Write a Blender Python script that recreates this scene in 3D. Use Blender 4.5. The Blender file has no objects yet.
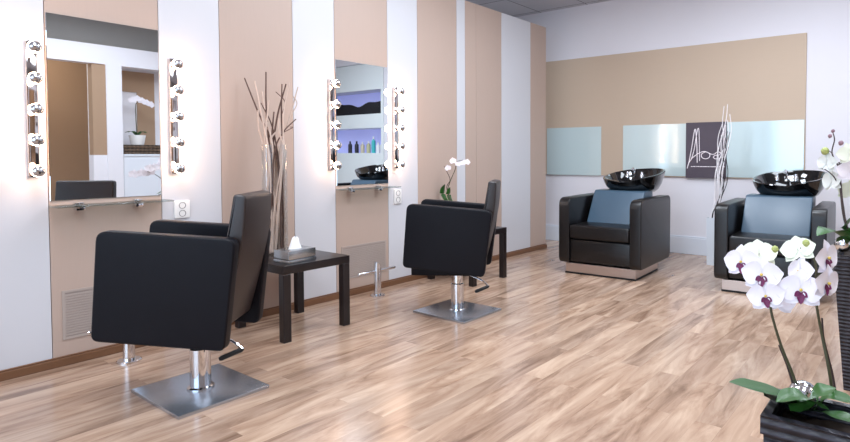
import bpy, bmesh, math, random
from math import sin, cos, pi, radians, atan, tan, sqrt
from mathutils import Vector, Matrix
random.seed(7)
scene = bpy.context.scene
COL = scene.collection

# ------------------------------------------------------------------ camera
F_PX, CX, HY, DV = 568.0, 520.0, 155.0, 17850.0
PITCH = atan(F_PX / DV)
CY = HY + F_PX * tan(PITCH)
YAW = atan((925 - CX) / F_PX * cos(PITCH))
FW = Vector((-sin(YAW) * cos(PITCH), cos(YAW) * cos(PITCH), -sin(PITCH)))
RT = Vector((cos(YAW), sin(YAW), 0))
UP = RT.cross(FW)
EYE = Vector((0, 0, 1))


def at(px, py, Y):
    """world point on the plane y = Y"""
    d = FW * F_PX + RT * (px - CX) - UP * (py - CY)
    return EYE + d * (Y / d.y)


cam_d = bpy.data.cameras.new('camera')
cam = bpy.data.objects.new('camera', cam_d)
COL.objects.link(cam)
cam_d.sensor_width = 36
cam_d.lens = F_PX * 36 / 850
cam_d.shift_x = (425 - CX) / 850
cam_d.shift_y = -(221 - CY) / 850
cam_d.clip_start = 0.02
m = Matrix((RT, UP, -FW)).transposed().to_4x4()
m.translation = EYE
cam.matrix_world = m
scene.camera = cam

# ------------------------------------------------------------------ materials


def lin(c):
    return tuple((v / 12.92 if v <= 0.04045 else ((v + 0.055) / 1.055) ** 2.4) for v in [x / 255 for x in c])


def mat(name, rgb, rough=0.5, metal=0.0, spec=0.5, noise=0.0, nscale=8.0, bump=0.0, bscale=60.0, coat=0.0,
        trans=0.0, emit=None, estr=0.0, stretch=(1, 1, 1), ior=1.45, alpha=1.0, sss=0.0):
    M = bpy.data.materials.new(name)
    M.use_nodes = True
    nt = M.node_tree
    b = nt.nodes['Principled BSDF']
    col = lin(rgb) + (1,)
    b.inputs['Base Color'].default_value = col
    b.inputs['Roughness'].default_value = rough
    b.inputs['Metallic'].default_value = metal
    b.inputs['Specular IOR Level'].default_value = spec
    b.inputs['IOR'].default_value = ior
    b.inputs['Coat Weight'].default_value = coat
    b.inputs['Transmission Weight'].default_value = trans
    b.inputs['Alpha'].default_value = alpha
    if sss:
        b.inputs['Subsurface Weight'].default_value = sss
        b.inputs['Subsurface Radius'].default_value = (0.01, 0.01, 0.01)
    if emit:
        b.inputs['Emission Color'].default_value = lin(emit) + (1,)
        b.inputs['Emission Strength'].default_value = estr
    tc = nt.nodes.new('ShaderNodeTexCoord')
    mp = nt.nodes.new('ShaderNodeMapping')
    mp.inputs['Scale'].default_value = stretch
    nt.links.new(tc.outputs['Object'], mp.inputs['Vector'])
    if noise:
        n = nt.nodes.new('ShaderNodeTexNoise')
        n.inputs['Scale'].default_value = nscale
        n.inputs['Detail'].default_value = 5
        nt.links.new(mp.outputs['Vector'], n.inputs['Vector'])
        r = nt.nodes.new('ShaderNodeMix')
        r.data_type = 'RGBA'
        r.inputs['A'].default_value = tuple(v * (1 - noise) for v in col[:3]) + (1,)
        r.inputs['B'].default_value = tuple(min(1, v * (1 + noise)) for v in col[:3]) + (1,)
        nt.links.new(n.outputs['Fac'], r.inputs['Factor'])
        nt.links.new(r.outputs['Result'], b.inputs['Base Color'])
    if bump:
        n2 = nt.nodes.new('ShaderNodeTexNoise')
        n2.inputs['Scale'].default_value = bscale
        n2.inputs['Detail'].default_value = 3
        nt.links.new(mp.outputs['Vector'], n2.inputs['Vector'])
        bp = nt.nodes.new('ShaderNodeBump')
        bp.inputs['Strength'].default_value = bump
        bp.inputs['Distance'].default_value = 0.002
        nt.links.new(n2.outputs['Fac'], bp.inputs['Height'])
        nt.links.new(bp.outputs['Normal'], b.inputs['Normal'])
    return M


def math_node(nt, op, a, b=None):
    n = nt.nodes.new('ShaderNodeMath')
    n.operation = op
    for i, v in enumerate((a, b)):
        if v is None:
            continue
        if isinstance(v, (int, float)):
            n.inputs[i].default_value = v
        else:
            nt.links.new(v, n.inputs[i])
    return n.outputs[0]


def floor_material():
    M = bpy.data.materials.new('oak_laminate')
    M.use_nodes = True
    nt = M.node_tree
    L = nt.links.new
    b = nt.nodes['Principled BSDF']
    tc = nt.nodes.new('ShaderNodeTexCoord')
    mp = nt.nodes.new('ShaderNodeMapping')
    mp.inputs['Rotation'].default_value = (0, 0, radians(90))
    L(tc.outputs['Object'], mp.inputs['Vector'])
    br = nt.nodes.new('ShaderNodeTexBrick')
    br.offset = 0.37
    br.inputs['Scale'].default_value = 1
    br.inputs['Brick Width'].default_value = 1.05
    br.inputs['Row Height'].default_value = 0.098
    br.inputs['Mortar Size'].default_value = 0.0008
    br.inputs['Mortar Smooth'].default_value = 0.3
    br.inputs['Bias'].default_value = 0.0
    br.inputs['Color1'].default_value = (0, 0, 0, 1)
    br.inputs['Color2'].default_value = (1, 1, 1, 1)
    br.inputs['Mortar'].default_value = (0.35, 0.35, 0.35, 1)
    L(mp.outputs['Vector'], br.inputs['Vector'])
    # grain, stretched along the plank, shifted per plank
    sep = nt.nodes.new('ShaderNodeSeparateXYZ')
    L(tc.outputs['Object'], sep.inputs[0])
    bw = nt.nodes.new('ShaderNodeRGBToBW')
    L(br.outputs['Color'], bw.inputs[0])
    comb = nt.nodes.new('ShaderNodeCombineXYZ')
    L(math_node(nt, 'MULTIPLY', sep.outputs[0], 12.0), comb.inputs[0])
    L(math_node(nt, 'MULTIPLY', sep.outputs[1], 2.0), comb.inputs[1])
    L(math_node(nt, 'MULTIPLY', bw.outputs[0], 40.0), comb.inputs[2])
    n1 = nt.nodes.new('ShaderNodeTexNoise')
    n1.inputs['Scale'].default_value = 1.0
    n1.inputs['Detail'].default_value = 6
    n1.inputs['Roughness'].default_value = 0.62
    n1.inputs['Distortion'].default_value = 0.8
    L(comb.outputs[0], n1.inputs['Vector'])
    cr = nt.nodes.new('ShaderNodeValToRGB')
    e = cr.color_ramp
    e.elements[0].position = 0.30
    e.elements[0].color = lin((138, 109, 90)) + (1,)
    e.elements[1].position = 0.47
    e.elements[1].color = lin((179, 149, 127)) + (1,)
    x = e.elements.new(0.66)
    x.color = lin((207, 180, 157)) + (1,)
    L(n1.outputs['Fac'], cr.inputs[0])
    # plank to plank tone
    tone = nt.nodes.new('ShaderNodeMix')
    tone.data_type = 'RGBA'
    tone.blend_type = 'MULTIPLY'
    tone.inputs['Factor'].default_value = 1
    tr = nt.nodes.new('ShaderNodeValToRGB')
    tr.color_ramp.elements[0].color = (0.80, 0.78, 0.78, 1)
    tr.color_ramp.elements[1].color = (1.04, 1.02, 1.0, 1)
    L(bw.outputs[0], tr.inputs[0])
    L(cr.outputs[0], tone.inputs['A'])
    L(tr.outputs[0], tone.inputs['B'])
    L(tone.outputs['Result'], b.inputs['Base Color'])
    rr = math_node(nt, 'ADD', math_node(nt, 'MULTIPLY', n1.outputs['Fac'], 0.16), 0.11)
    L(rr, b.inputs['Roughness'])
    b.inputs['Specular IOR Level'].default_value = 0.6
    bp = nt.nodes.new('ShaderNodeBump')
    bp.inputs['Strength'].default_value = 0.12
    bp.inputs['Distance'].default_value = 0.002
    L(n1.outputs['Fac'], bp.inputs['Height'])
    L(bp.outputs['Normal'], b.inputs['Normal'])
    return M


def weave_material(name, rgb, rgb2, rough=0.45, fx=30.0, fz=70.0, depth=0.004):
    M = mat(name, rgb, rough)
    nt = M.node_tree
    L = nt.links.new
    b = nt.nodes['Principled BSDF']
    tc = nt.nodes['Texture Coordinate']
    sep = nt.nodes.new('ShaderNodeSeparateXYZ')
    L(tc.outputs['Object'], sep.inputs[0])
    s = math_node(nt, 'SINE', math_node(nt, 'MULTIPLY', sep.outputs[2], fz * 2 * pi))
    xy = math_node(nt, 'ADD', sep.outputs[0], sep.outputs[1])
    s2 = math_node(nt, 'SINE', math_node(nt, 'MULTIPLY', xy, fx * 2 * pi))
    h = math_node(nt, 'ADD', s, math_node(nt, 'MULTIPLY', s2, 0.5))
    bp = nt.nodes.new('ShaderNodeBump')
    bp.inputs['Strength'].default_value = 0.8
    bp.inputs['Distance'].default_value = depth
    L(h, bp.inputs['Height'])
    L(bp.outputs['Normal'], b.inputs['Normal'])
    mx = nt.nodes.new('ShaderNodeMix')
    mx.data_type = 'RGBA'
    mx.inputs['A'].default_value = lin(rgb) + (1,)
    mx.inputs['B'].default_value = lin(rgb2) + (1,)
    L(math_node(nt, 'MULTIPLY', math_node(nt, 'ADD', h, 1.5), 0.33), mx.inputs['Factor'])
    L(mx.outputs['Result'], b.inputs['Base Color'])
    return M


def mirror_panel_material():
    """pale teal glass backed mirror, slightly hazy"""
    M = mat('pale_teal_mirror', (206, 224, 224), 0.35)
    nt = M.node_tree
    b = nt.nodes['Principled BSDF']
    g = nt.nodes.new('ShaderNodeBsdfGlossy')
    g.inputs['Color'].default_value = (0.86, 0.95, 0.95, 1)
    g.inputs['Roughness'].default_value = 0.09
    mx = nt.nodes.new('ShaderNodeMixShader')
    mx.inputs[0].default_value = 0.16
    nt.links.new(b.outputs[0], mx.inputs[1])
    nt.links.new(g.outputs[0], mx.inputs[2])
    nt.links.new(mx.outputs[0], nt.nodes['Material Output'].inputs['Surface'])
    return M


def clear_glass(name, tint=(0.9, 0.95, 0.95), gloss=0.14):
    """thin clear glass: lets the light through, keeps the sheen"""
    M = bpy.data.materials.new(name)
    M.use_nodes = True
    nt = M.node_tree
    nt.nodes.remove(nt.nodes['Principled BSDF'])
    t = nt.nodes.new('ShaderNodeBsdfTransparent')
    t.inputs['Color'].default_value = tint + (1,)
    g = nt.nodes.new('ShaderNodeBsdfGlossy')
    g.inputs['Roughness'].default_value = 0.03
    lw = nt.nodes.new('ShaderNodeLayerWeight')
    lw.inputs['Blend'].default_value = 0.35
    mx = nt.nodes.new('ShaderNodeMixShader')
    f = math_node(nt, 'ADD', math_node(nt, 'MULTIPLY', lw.outputs['Fresnel'], 0.35), gloss * 0.3)
    nt.links.new(f, mx.inputs[0])
    nt.links.new(t.outputs[0], mx.inputs[1])
    nt.links.new(g.outputs[0], mx.inputs[2])
    nt.links.new(mx.outputs[0], nt.nodes['Material Output'].inputs['Surface'])
    return M


def bulb_material():
    M = mat('lit_bulb_glass', (255, 250, 240), 0.3, emit=(255, 210, 174), estr=31.0)
    return M


def ceiling_material():
    M = mat('ceiling_tiles', (205, 206, 212), 0.9)
    nt = M.node_tree
    L = nt.links.new
    b = nt.nodes['Principled BSDF']
    tc = nt.nodes['Texture Coordinate']
    br = nt.nodes.new('ShaderNodeTexBrick')
    br.offset = 0.0
    br.inputs['Scale'].default_value = 1
    br.inputs['Brick Width'].default_value = 0.62
    br.inputs['Row Height'].default_value = 0.62
    br.inputs['Mortar Size'].default_value = 0.006
    br.inputs['Color1'].default_value = lin((205, 206, 212)) + (1,)
    br.inputs['Color2'].default_value = lin((198, 200, 208)) + (1,)
    br.inputs['Mortar'].default_value = lin((110, 112, 120)) + (1,)
    L(tc.outputs['Object'], br.inputs['Vector'])
    L(br.outputs['Color'], b.inputs['Base Color'])
    return M


M = {}
M['floor'] = floor_material()
M['white_panel'] = mat('white_laminate', (212, 212, 217), 0.4, noise=0.015, nscale=3)
M['beige_panel'] = mat('beige_laminate', (190, 168, 155), 0.42, noise=0.03, nscale=40, stretch=(1, 4, 0.2))
M['white_wall'] = mat('white_plaster', (234, 231, 236), 0.8, noise=0.01, nscale=4, bump=0.05)
M['tan_wall'] = mat('tan_plaster', (172, 142, 116), 0.75, noise=0.03, nscale=3)
M['ceiling'] = ceiling_material()
M['soffit'] = mat('grey_soffit', (150, 146, 142), 0.8, noise=0.04, nscale=3)
M['baseboard'] = mat('brown_skirting', (120, 84, 60), 0.4, noise=0.2, nscale=6, stretch=(1, 0.3, 8))
M['white_paint'] = mat('white_paint', (228, 232, 240), 0.45, noise=0.01)
M['back_board'] = mat('beige_board', (202, 180, 158), 0.6, noise=0.03, nscale=60, stretch=(0.1, 1, 4))
M['mirror'] = mat('silver_mirror', (238, 242, 244), 0.01, metal=1.0)
M['teal_mirror'] = mirror_panel_material()
M['shelf_glass'] = clear_glass('shelf_glass', (0.80, 0.86, 0.86), 0.4)
M['clear_glass'] = clear_glass('vase_glass', (0.985, 0.99, 0.99), 0.0)
M['window_glass'] = clear_glass('window_glass', (0.97, 0.99, 1.0), 0.05)
M['chrome'] = mat('chrome', (225, 226, 230), 0.07, metal=1.0)
M['bar_mirror'] = mat('polished_bar', (205, 200, 200), 0.05, metal=1.0)
M['steel'] = mat('brushed_steel', (180, 186, 196), 0.27, metal=0.88, noise=0.06, nscale=30, stretch=(1, 12, 1), bump=0.06, bscale=90)
M['plinth'] = mat('plinth_metal', (205, 190, 182), 0.35, metal=1.0, noise=0.05)
M['leather'] = mat('black_leather', (15, 14, 21), 0.44, spec=0.2, noise=0.1, nscale=20, bump=0.18, bscale=260)
M['leather_warm_sheen'] = mat('black_leather_brown_sheen', (42, 33, 32), 0.38, spec=0.6, noise=0.08, nscale=20, bump=0.15, bscale=260)  # chair backs: brown sheen of the warm room mixed into the black leather colour
M['wash_back'] = mat('wash_leather_blue_sheen', (64, 86, 104), 0.34, spec=0.7, noise=0.05, nscale=8, bump=0.08, bscale=200)  # wash backrest: bluish reflected light put into the leather's base colour
M['wash_leather'] = mat('wash_chair_leather', (17, 14, 15), 0.32, spec=0.6, noise=0.08, nscale=16, bump=0.1, bscale=220)
M['black_rubber'] = mat('black_rubber', (20, 20, 22), 0.5, noise=0.05)
M['black_ceramic'] = mat('black_ceramic', (9, 9, 11), 0.06, spec=0.7, coat=0.6, noise=0.02)
M['black_wood'] = mat('black_brown_wood', (32, 25, 26), 0.28, noise=0.25, nscale=10, stretch=(1, 6, 6))
M['bulb'] = bulb_material()
M['crown'] = mat('silvered_crown', (200, 200, 205), 0.2, metal=1.0)
M['socket'] = mat('white_plastic', (240, 238, 236), 0.35, noise=0.01)
M['socket_dark'] = mat('grey_plastic', (150, 146, 148), 0.4, noise=0.02)
M['grille'] = mat('grey_grille', (176, 162, 154), 0.5, noise=0.03)
M['grille_dark'] = mat('grille_shadow_gap', (166, 152, 145), 0.6, noise=0.03)
M['tissue'] = mat('tissue_paper', (244, 244, 246), 0.9, noise=0.01, bump=0.2, bscale=40)
M['tissue_box'] = mat('brushed_tissue_box', (172, 176, 180), 0.22, metal=0.9, noise=0.05, nscale=40)
M['branch_dark'] = mat('dark_branch', (92, 68, 60), 0.7, noise=0.25, nscale=30)
M['branch_pale'] = mat('pale_branch', (205, 182, 168), 0.7, noise=0.15, nscale=30)
M['willow_white'] = mat('white_willow', (238, 232, 234), 0.6, noise=0.08, nscale=30)
M['willow_dark'] = mat('dark_willow', (60, 52, 54), 0.6, noise=0.15, nscale=30)
M['vase_grey'] = mat('pale_grey_vase', (214, 218, 224), 0.35, noise=0.02)
M['poster'] = mat('dark_plum_print', (84, 74, 84), 0.5, noise=0.25, nscale=3)
M['ink'] = mat('white_ink', (244, 234, 238), 0.6, noise=0.01, emit=(244, 234, 238), estr=0.15)
M['planter'] = weave_material('black_woven_planter', (24, 22, 28), (62, 60, 70), 0.4, 28, 62)
M['soil'] = mat('bark_soil', (46, 36, 30), 0.9, noise=0.5, nscale=60, bump=1.0, bscale=50)
M['petal'] = mat('white_petal', (246, 240, 247), 0.5, noise=0.03, nscale=20, sss=0.1)
M['petal_green'] = mat('pale_green_petal', (238, 241, 222), 0.5, noise=0.05, nscale=20)
M['sepal_back'] = mat('grey_white_petal', (226, 230, 226), 0.5, noise=0.03, nscale=20)
M['lip'] = mat('purple_lip', (112, 34, 82), 0.45, noise=0.3, nscale=60)
M['lip_yellow'] = mat('yellow_lip', (222, 190, 90), 0.5, noise=0.1)
M['stem'] = mat('green_brown_stem', (74, 72, 50), 0.5, noise=0.2, nscale=20)
M['stem_dark'] = mat('dark_stem', (66, 50, 48), 0.5, noise=0.2, nscale=20)
M['leaf'] = mat('orchid_leaf', (46, 92, 36), 0.34, spec=0.5, noise=0.22, nscale=12)
M['bud'] = mat('orchid_bud', (176, 184, 110), 0.5, noise=0.15, nscale=20)
M['bud_purple'] = mat('purple_bud', (150, 118, 128), 0.5, noise=0.15, nscale=20)
M['glass_ball'] = mat('silver_glass_ball', (225, 228, 232), 0.04, metal=1.0)
M['wicker'] = weave_material('brown_wicker', (52, 38, 28), (104, 82, 62), 0.6, 22, 26, 0.006)
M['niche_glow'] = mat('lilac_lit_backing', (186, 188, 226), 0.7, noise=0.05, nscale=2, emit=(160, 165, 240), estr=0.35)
M['cabinet'] = mat('white_cabinet', (230, 236, 236), 0.45, noise=0.01)
M['hill_ink'] = mat('black_hill_print', (26, 24, 30), 0.6, noise=0.2, nscale=6)
M['frame_metal'] = mat('window_frame_metal', (200, 204, 208), 0.4, metal=0.5, noise=0.02)

# ------------------------------------------------------------------ mesh helpers


class MB:
    def __init__(self):
        self.bm = bmesh.new()

    def add(self, verts, faces, mi=0, mtx=None):
        vs = [self.bm.verts.new(mtx @ Vector(v) if mtx else Vector(v)) for v in verts]
        out = []
        for f in faces:
            try:
                fc = self.bm.faces.new([vs[i] for i in f])
                fc.material_index = mi
                out.append(fc)
            except ValueError:
                pass
        return vs, out

    def box(self, a, b, bev=0.0, seg=2, mi=0, mtx=None):
        x0, y0, z0 = a
        x1, y1, z1 = b
        v = [(x0, y0, z0), (x1, y0, z0), (x1, y1, z0), (x0, y1, z0), (x0, y0, z1), (x1, y0, z1), (x1, y1, z1), (x0, y1, z1)]
        f = [(0, 3, 2, 1), (4, 5, 6, 7), (0, 1, 5, 4), (1, 2, 6, 5), (2, 3, 7, 6), (3, 0, 4, 7)]
        return self.hull(v, f, bev, seg, mi, mtx)

    def hull(self, v, f, bev=0.0, seg=2, mi=0, mtx=None):
        t = bmesh.new()
        vs = [t.verts.new(mtx @ Vector(p) if mtx else Vector(p)) for p in v]
        for q in f:
            t.faces.new([vs[i] for i in q])
        bmesh.ops.recalc_face_normals(t, faces=t.faces)
        if bev:
            bmesh.ops.bevel(t, geom=list(t.edges), offset=bev, segments=seg, affect='EDGES', profile=0.6)
        self.merge(t, mi)
        return self

    def merge(self, t, mi=0):
        idx = {}
        for v in t.verts:
            idx[v] = self.bm.verts.new(v.co)
        for f in t.faces:
            try:
                nf = self.bm.faces.new([idx[v] for v in f.verts])
                nf.material_index = mi
            except ValueError:
                pass
        t.free()

    def prism(self, poly, axis, a, b, bev=0.0, seg=2, mi=0, mtx=None):
        """extrude a polygon (list of 2-D points) along an axis index from a to b"""
        def p3(p, w):
            q = [0, 0, 0]
            o = [i for i in range(3) if i != axis]
            q[o[0]], q[o[1]], q[axis] = p[0], p[1], w
            return tuple(q)
        n = len(poly)
        v = [p3(p, a) for p in poly] + [p3(p, b) for p in poly]
        f = [tuple(range(n)), tuple(range(n, 2 * n))] + [(i, (i + 1) % n, n + (i + 1) % n, n + i) for i in range(n)]
        t = bmesh.new()
        vs = [t.verts.new(mtx @ Vector(q) if mtx else Vector(q)) for q in v]
        caps = []
        for q in f:
            fc = t.faces.new([vs[i] for i in q])
            if len(caps) < 2:
                caps.append(fc)
        bmesh.ops.recalc_face_normals(t, faces=t.faces)
        if bev:
            ed = list({e for c in caps for e in c.edges})
            bmesh.ops.bevel(t, geom=ed, offset=bev, segments=seg, affect='EDGES', profile=0.6)
        self.merge(t, mi)
        return self

    def tube(self, pts, rad, n=8, mi=0, cap=True):
        pts = [Vector(p) for p in pts]
        if not isinstance(rad, (list, tuple)):
            rad = [rad] * len(pts)
        prev = None
        rings = []
        for i, p in enumerate(pts):
            if i == 0:
                t = pts[1] - pts[0]
            elif i == len(pts) - 1:
                t = pts[-1] - pts[-2]
            else:
                t = (pts[i + 1] - pts[i]).normalized() + (pts[i] - pts[i - 1]).normalized()
            t.normalize()
            if prev is None:
                u = t.orthogonal().normalized()
            else:
                u = (prev - t * prev.dot(t)).normalized()
            prev = u
            w = t.cross(u)
            rings.append([self.bm.verts.new(p + (u * cos(2 * pi * k / n) + w * sin(2 * pi * k / n)) * rad[i]) for k in range(n)])
        for i in range(len(rings) - 1):
            for k in range(n):
                f = self.bm.faces.new((rings[i][k], rings[i][(k + 1) % n], rings[i + 1][(k + 1) % n], rings[i + 1][k]))
                f.material_index = mi
        if cap:
            for r in (list(reversed(rings[0])), rings[-1]):
                self.bm.faces.new(r).material_index = mi
        return self

    def lathe(self, prof, n=24, mi=0, mtx=None):
        """prof: (r, z) from bottom to top, about z"""
        rings = []
        for r, z in prof:
            if r < 1e-6:
                p = Vector((0, 0, z))
                rings.append([self.bm.verts.new(mtx @ p if mtx else p)])
            else:
                ring = []
                for k in range(n):
                    p = Vector((r * cos(2 * pi * k / n), r * sin(2 * pi * k / n), z))
                    ring.append(self.bm.verts.new(mtx @ p if mtx else p))
                rings.append(ring)
        for a, b in zip(rings, rings[1:]):
            for k in range(n):
                k2 = (k + 1) % n
                if len(a) == 1 and len(b) == 1:
                    continue
                if len(a) == 1:
                    q = (a[0], b[k2], b[k])
                elif len(b) == 1:
                    q = (a[k], a[k2], b[0])
                else:
                    q = (a[k], a[k2], b[k2], b[k])
                self.bm.faces.new(q).material_index = mi
        return self

    def grid(self, P, mi=0):
        """P: rows of points"""
        rows = [[self.bm.verts.new(p) for p in r] for r in P]
        for a, b in zip(rows, rows[1:]):
            for k in range(len(a) - 1):
                self.bm.faces.new((a[k], a[k + 1], b[k + 1], b[k])).material_index = mi
        return self

    def build(self, name, mats, parent=None, smooth=True, ang=35, loc=None):
        me = bpy.data.meshes.new(name)
        bmesh.ops.recalc_face_normals(self.bm, faces=self.bm.faces)
        self.bm.to_mesh(me)
        self.bm.free()
        if not isinstance(mats, (list, tuple)):
            mats = [mats]
        for x in mats:
            me.materials.append(x)
        if smooth:
            for p in me.polygons:
                p.use_smooth = True
            me.set_sharp_from_angle(angle=radians(ang))
        o = bpy.data.objects.new(name, me)
        COL.objects.link(o)
        if parent:
            o.parent = parent
        if loc:
            o.location = loc
        return o


def tag(o, label, cat, group=None, kind=None):
    o['label'] = label
    o['category'] = cat
    if group:
        o['group'] = group
    if kind:
        o['kind'] = kind
    return o


def thing(name, label, cat, loc=(0, 0, 0), rz=0.0, group=None):
    o = bpy.data.objects.new(name, None)
    o.empty_display_size = 0.05
    COL.objects.link(o)
    o.location = loc
    o.rotation_euler = (0, 0, rz)
    return tag(o, label, cat, group)


def copy_tree(o, parent=None):
    c = o.copy()
    COL.objects.link(c)
    c.parent = parent
    for ch in list(o.children):
        copy_tree(ch, c)
    return c


def struct(mb, name, mats, parent=None, **k):
    o = mb.build(name, mats, parent, **k)
    if parent is None:
        o['kind'] = 'structure'
    return o


def rounded(poly, r, n=4):
    """round the corners of a polygon"""
    out = []
    N = len(poly)
    for i in range(N):
        p = Vector(poly[i])
        a = (Vector(poly[i - 1]) - p)
        b = (Vector(poly[(i + 1) % N]) - p)
        ri = r[i] if isinstance(r, (list, tuple)) else r
        ri = min(ri, a.length * 0.48, b.length * 0.48)
        a.normalize()
        b.normalize()
        s, e = p + a * ri, p + b * ri
        for k in range(n + 1):
            t = k / n
            q = s * (1 - t) ** 2 + p * 2 * t * (1 - t) + e * t * t
            out.append((q.x, q.y))
    return out


def sweep(P, n=12):
    """Catmull-Rom through points"""
    P = [Vector(p) for p in P]
    Q = [P[0] * 2 - P[1]] + P + [P[-1] * 2 - P[-2]]
    out = []
    for i in range(1, len(Q) - 2):
        for k in range(n):
            t = k / n
            a, b, c, d = Q[i - 1], Q[i], Q[i + 1], Q[i + 2]
            out.append(0.5 * ((2 * b) + (c - a) * t + (2 * a - 5 * b + 4 * c - d) * t * t + (3 * b - a - 3 * c + d) * t ** 3))
    out.append(P[-1])
    return out


# ------------------------------------------------------------------ room shell
WX = -3.32      # face of the mirror wall
BY = 5.65       # face of the back wall
CZ = 2.68       # ceiling
XR = 2.9        # far side of the room
Y0 = -4.2       # shop front

mb = MB()
mb.box((-5.0, Y0 - 0.3, -0.1), (XR + 0.2, BY + 0.4, 0.0))
struct(mb, 'floor', M['floor'], smooth=False)
mb = MB()
mb.box((-5.0, Y0 - 0.3, CZ), (XR + 0.2, BY + 0.4, CZ + 0.1))
struct(mb, 'ceiling', M['ceiling'], smooth=False)

# the mirror wall: vertical laminate panels, white and beige in turn; a thin open joint between them
stripes = [(Y0, -2.0, 0), (-2.0, -1.53, 1), (-1.53, -1.05, 0), (-1.05, -0.58, 1), (-0.58, -0.1, 0), (-0.1, 0.38, 1), (0.38, 0.876, 0),
           (0.876, 1.357, 1), (1.357, 1.676, 0), (1.676, 2.142, 1), (2.142, 2.459, 0), (2.459, 2.932, 1), (2.932, 3.244, 0),
           (3.244, 3.713, 1), (3.713, 3.824, 0)]
low = [(3.824, 3.975, 1), (3.975, 4.353, 1), (4.353, 4.845, 0), (4.845, 5.139, 1)]
mb = MB()
mb.box((WX - 0.12, Y0, 0.0), (WX - 0.02, 3.824, CZ), mi=0)
mb.box((WX - 0.12, 3.824, 0.0), (WX - 0.02, 5.133, 2.35), mi=0)
for a, b, k in stripes:
    mb.box((WX - 0.019, a + 0.0015, 0.03), (WX, b - 0.0015, CZ), 0.001, 1, mi=k)
for a, b, k in low:
    mb.box((WX - 0.019, a + 0.0015, 0.03), (WX, b - 0.0015, 2.36), 0.001, 1, mi=k)
mb.box((WX - 0.125, 3.826, 2.35), (WX - 0.02, 5.139, 2.362), mi=0)
struct(mb, 'wall_left', [M['white_panel'], M['beige_panel']], smooth=False)
mb = MB()
mb.box((WX, Y0, 0.0), (WX + 0.018, 5.139, 0.038), 0.004, 2)
mb.box((WX, Y0, 0.038), (WX + 0.008, 5.139, 0.046), 0.002, 1)
struct(mb, 'baseboard_left', M['baseboard'], smooth=False)

# wall behind the partition end, closing the side room
mb = MB()
mb.box((-5.1, 3.0, 0), (-5.0, BY, CZ))
mb.box((-5.0, 2.95, 0), (WX - 0.12, 3.05, CZ))
struct(mb, 'wall_side_room', M['white_wall'], smooth=False)

# back wall, left open where the display unit is let in
DX0, DX1 = -0.15, 1.40
mb = MB()
mb.box((-5.0, BY, 0), (DX0, BY + 0.1, CZ))
mb.box((DX0, BY, 2.38), (DX1, BY + 0.1, CZ))
mb.box((DX1, BY, 0), (XR, BY + 0.1, CZ))
mb.box((DX0, BY + 0.33, 0), (DX1, BY + 0.4, 2.4))
struct(mb, 'wall_back', M['white_wall'], smooth=False)
mb = MB()
mb.box((-5.0, BY - 0.02, 0), (DX0, BY, 0.165), 0.004, 2)
mb.box((-5.0, BY - 0.014, 0.165), (DX0, BY, 0.18), 0.004, 2)
struct(mb, 'baseboard_back', M['white_paint'], smooth=False)

# far side of the room, seen in the mirrors
mb = MB()
mb.box((XR, Y0, 0), (XR + 0.1, BY, CZ))
struct(mb, 'wall_right', M['tan_wall'], smooth=False)
mb = MB()
mb.box((1.20, 1.0, 2.06), (1.34, 5.0, 2.28))
mb.box((1.20, 2.63, 0.0), (1.34, 2.79, 2.06))
mb.box((1.20, 0.84, 0.0), (1.34, 1.0, 2.28))
mb.box((1.215, 2.495, 0.0), (1.34, 2.63, 1.0))
mb.box((1.20, 4.2, 0.0), (1.34, 5.0, 2.06))
struct(mb, 'wall_divider', M['white_wall'], smooth=False)
mb = MB()
mb.box((1.62, 2.60, 0), (1.70, 4.2, 2.3))
struct(mb, 'wall_alcove', M['white_wall'], smooth=False)
mb = MB()
mb.box((1.60, 3.10, 1.01), (1.62, 3.30, 2.06))
mb.box((1.60, 2.79, 1.80), (1.62, 3.10, 2.06))
struct(mb, 'trim_1', M['tan_wall'], smooth=False)
mb = MB()
mb.box((1.215, 2.495, 1.0), (1.34, 2.63, 2.06))
struct(mb, 'trim_2', M['tan_wall'], smooth=False)

mb = MB()
mb.box((1.44, 0.8, 2.28), (1.50, 5.0, CZ))
struct(mb, 'trim_3', M['soffit'], smooth=False)

# shop front with its window
mb = MB()
mb.box((-5.0, Y0 - 0.1, 0), (XR, Y0, 0.25))
mb.box((-5.0, Y0 - 0.1, 2.5), (XR, Y0, CZ))
mb.box((-5.0, Y0 - 0.1, 0.25), (-3.2, Y0, 2.5))
mb.box((2.4, Y0 - 0.1, 0.25), (XR, Y0, 2.5))
struct(mb, 'wall_front', M['white_wall'], smooth=False)
mb = MB()
for x in (-3.2, -1.32, 0.52, 2.36):
    mb.box((x, Y0 - 0.09, 0.25), (x + 0.04, Y0 - 0.02, 2.5))
mb.box((-3.2, Y0 - 0.09, 0.25), (2.4, Y0 - 0.02, 0.29))
mb.box((-3.2, Y0 - 0.09, 2.46), (2.4, Y0 - 0.02, 2.5))
fr = struct(mb, 'window_1', M['frame_metal'], smooth=False)
mb = MB()
mb.box((-3.18, Y0 - 0.06, 0.27), (2.38, Y0 - 0.054, 2.48))
mb.build('pane', M['window_glass'], fr, smooth=False)

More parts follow.
